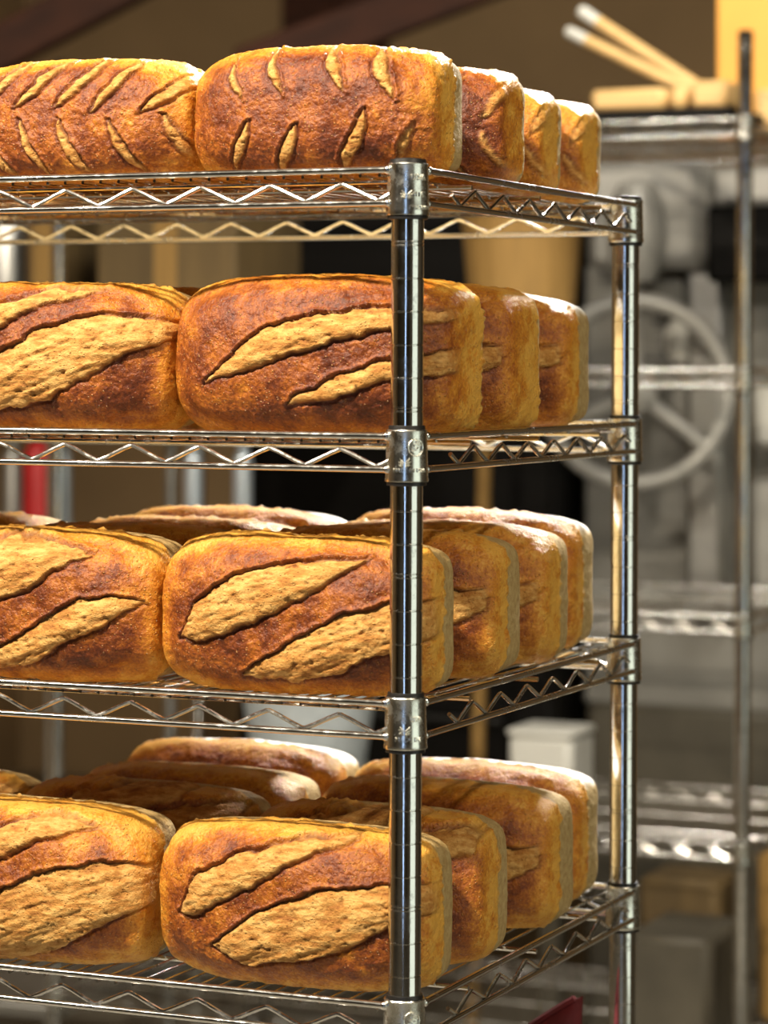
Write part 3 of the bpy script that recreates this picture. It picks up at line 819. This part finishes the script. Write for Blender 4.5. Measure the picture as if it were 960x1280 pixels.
mb(732, 1060, 880, 1310, 4, 24, .8).build('base', GREYDK, mach)
mb(800, 852, 350, 392, 2, 8, .6).build('bracket', GREYPAINT, mach)
for px in (740, 1000):
    x = inv(px, MY + 6) - mx0
    m = MB(); m.box((x - .9, 5, 0), (x + .9, 8, invz(px, 1308, MY + 6)), .3); m.build('foot', BLACKP, mach)
m = MB(); m.lathe([(.2, -4.2), (1.5, -3.8), (2.1, -2.4), (2.3, 0), (2.1, 2.4), (1.4, 3.8), (.2, 4.2)], n=24)
mo = m.build('motor_housing', GREYLT, mach); mo.location = Vector((inv(794, MY) - mx0, .2, invz(794, 290, MY))) * IN
m = MB(); m.lathe([(.2, -2.0), (1.0, -1.8), (1.6, -.9), (1.7, 0), (1.6, .9), (1.0, 1.8), (.2, 2.0)], n=20)
mo = m.build('bearing_cap', WHITEP, mach); mo.location = Vector((inv(836, MY) - mx0, 4.2, invz(836, 425, MY))) * IN
R_ = 6.9
whl = empty('handwheel', (inv(795, MY - 6) - mx0, -6, invz(795, 490, MY - 6)), TH); whl.parent = mach
m = MB(); m.tube([(R_ * math.cos(q), 0, R_ * math.sin(q)) for q in [2 * math.pi * k / 56 for k in range(56)]], .62, 14, closed=True); m.build('rim', GREYLT, whl)
for q in (-38, 92, 205):
    q = math.radians(q); m = MB(); m.tube([(1.0 * math.cos(q), .3, 1.0 * math.sin(q)), (R_ * math.cos(q) * .97, 0, R_ * math.sin(q) * .97)], [.6, .5], 12); m.build('spoke', GREYLT, whl)
m = MB(); V = []
ax = [(-.9, 1.0), (-.6, 1.5), (1, 1.5), (1.1, 1.1), (12.5, 1.0)]
m.tube([(0, a_, 0) for a_, r in ax], [r for a_, r in ax], 20); m.build('hub', GREYLT, whl)

# dark red bag on the bottom shelf of the front rack
zb5 = HC - 38.4 - .1
bag = empty('red_cloth_bag', (-4.15, 17.2, zb5)); tag(bag, 'dark red cloth bag with a peaked fold, low behind the near rack corner', 'bag')
V = []; F = []; nx, nz = 28, 24; top = 15.8
random.seed(3)
def bagpt(u, v, side):
    x = (u - .5) * 7.4; z = v * top * (1 - .36 * (1 - u) ** 1.1 * v )
    d = 2.6 * (1 - v ** 2.2) ** .5 * (1 - (2 * u - 1) ** 4) ** .5 + .1
    d += .22 * math.sin(u * 19 + v * 5) * (1 - v) + .12 * math.sin(v * 23 + u * 9)
    return (x, side * max(d, .08), z)
for side in (-1, 1):
    b0 = len(V)
    for j in range(nz + 1):
        for i in range(nx + 1): V.append(bagpt(i / nx, j / nz, side))
    for j in range(nz):
        for i in range(nx):
            q = (b0 + j * (nx + 1) + i, b0 + j * (nx + 1) + i + 1, b0 + (j + 1) * (nx + 1) + i + 1, b0 + (j + 1) * (nx + 1) + i)
            F.append(q if side < 0 else q[::-1])
H_ = (nx + 1) * (nz + 1)
for j in range(nz):
    for i in (0, nx):
        a_ = j * (nx + 1) + i; b2 = a_ + nx + 1; F.append((a_, b2, b2 + H_, a_ + H_))
for i in range(nx):
    for j in (0, nz):
        a_ = j * (nx + 1) + i; F.append((a_, a_ + 1, a_ + 1 + H_, a_ + H_))
m = MB(); m.add(V, F); m.build('bag_body', REDC, bag)
m = MB(); m.tube([(x, -.12, bagpt(x / 7.4 + .5, 1, 1)[2] + .03) for x in np.linspace(-3.5, 3.5, 20)], .14, 6); m.build('hem', REDC, bag)

# ------------------------------------------------------------------ room
X0, X1, Y0, Y1, ZC_ = -170, 118, -165, 262, 132
def st(name, m, mat):
    o = m.build(name, mat, None, False); o['kind'] = 'structure'; return o
m = MB(); m.box((X0, Y0, -4), (X1, Y1, 0)); st('floor', m, FLOORM)
m = MB(); m.box((X0, Y0, ZC_), (X1, Y1, ZC_ + 4)); st('ceiling', m, WALLP)
m = MB(); m.box((X0 - 4, Y0, 0), (X0, Y1, ZC_)); st('wall_left', m, WALLK)
m = MB(); m.box((X0, Y1, 0), (X1, Y1 + 4, ZC_)); wb = st('wall_back', m, WALLK)
def wall_with_hole(name, fixed, lo, hi, h0, h1, z0, z1, axis):
    m = MB()
    def b(u0, u1, za, zb):
        if axis == 'x': m.box((fixed, u0, za), (fixed + 4, u1, zb))
        else: m.box((u0, fixed - 4, za), (u1, fixed, zb))
    b(lo, h0, 0, ZC_); b(h1, hi, 0, ZC_); b(h0, h1, 0, z0); b(h0, h1, z1, ZC_)
    return st(name, m, WALLP)
wall_with_hole('wall_right', X1, Y0, Y1, -68, 20, 4, 80, 'x')
wall_with_hole('wall_front', Y0, X0, X1, 24, 44, 6, 100, 'y')
def pane_mat(name, col, st_):
    m, t, b = nt(name)
    b.inputs['Base Color'].default_value = (*[c * .2 for c in col], 1); b.inputs['Roughness'].default_value = .2
    b.inputs['Emission Color'].default_value = (*col, 1); b.inputs['Emission Strength'].default_value = st_
    return m
DAY = pane_mat('daylit_frosted_glass', (.86, .95, .82), .92)
BLUE = pane_mat('daylit_glass_blue', (.42, .62, 1.0), 2.2)
FR = simple('window_frame_paint', (.5, .48, .42), .5, 0, .05, 5, 0)
w1 = empty('window_1', (X1, -24, 4)); w1['kind'] = 'structure'
m = MB(); m.box((1, -44, 0), (1.3, 44, 76)); m.build('pane', DAY, w1, False)
m = MB()
for y in (-43, 43): m.box((-.5, y - 1, 0), (1.0, y + 1, 76))
for z in (1, 75): m.box((-.5, -44, z - 1), (1.0, 44, z + 1))
m.build('window_frame', FR, w1, False)
w2 = empty('window_2', (34, Y0, 6)); w2['kind'] = 'structure'
m = MB(); m.box((-10, -1.3, 0), (10, -1, 94)); m.build('pane', BLUE, w2, False)
m = MB()
for x in (-9.3, 9.3): m.box((x - .7, -1, 0), (x + .7, .5, 94))
for z in (1, 93): m.box((-10, -1, z - .7), (10, .5, z + .7))
m.build('window_frame', FR, w2, False)
# vertical boards covering the back wall behind the racks
random.seed(11)
bx = X0 + 40
k = 0
meshes = []
for i in range(3):
    m = MB(); m.box((0, -1.2 + .25 * i, 0), (7.6, 0, 130), .12); meshes.append(m.mesh('plank', WOODD))
while bx < -116:
    o = link('plank', meshes[random.choice([0, 1, 1, 2])], wb, (bx, Y1, 0)); bx += 7.8
# rafters, upper left
for i, (xa, ya, xb, yb) in enumerate(((-60, 95, 250, -70), (300, 90, 640, -40))):
    a = at(xa, ya, 262); b_ = at(xb, yb, 262)
    d = (b_ - a); L = np.linalg.norm(d)
    m = MB(); m.box((0, -2, -2.0), (L, 2, 2.0), .3); o = m.build('rafter', WOODD)
    o.location = Vector(a) * IN
    o.rotation_euler = Vector(d).to_track_quat('X', 'Z').to_euler(); o['kind'] = 'structure'; o.name = 'trim_%d' % (i + 1)
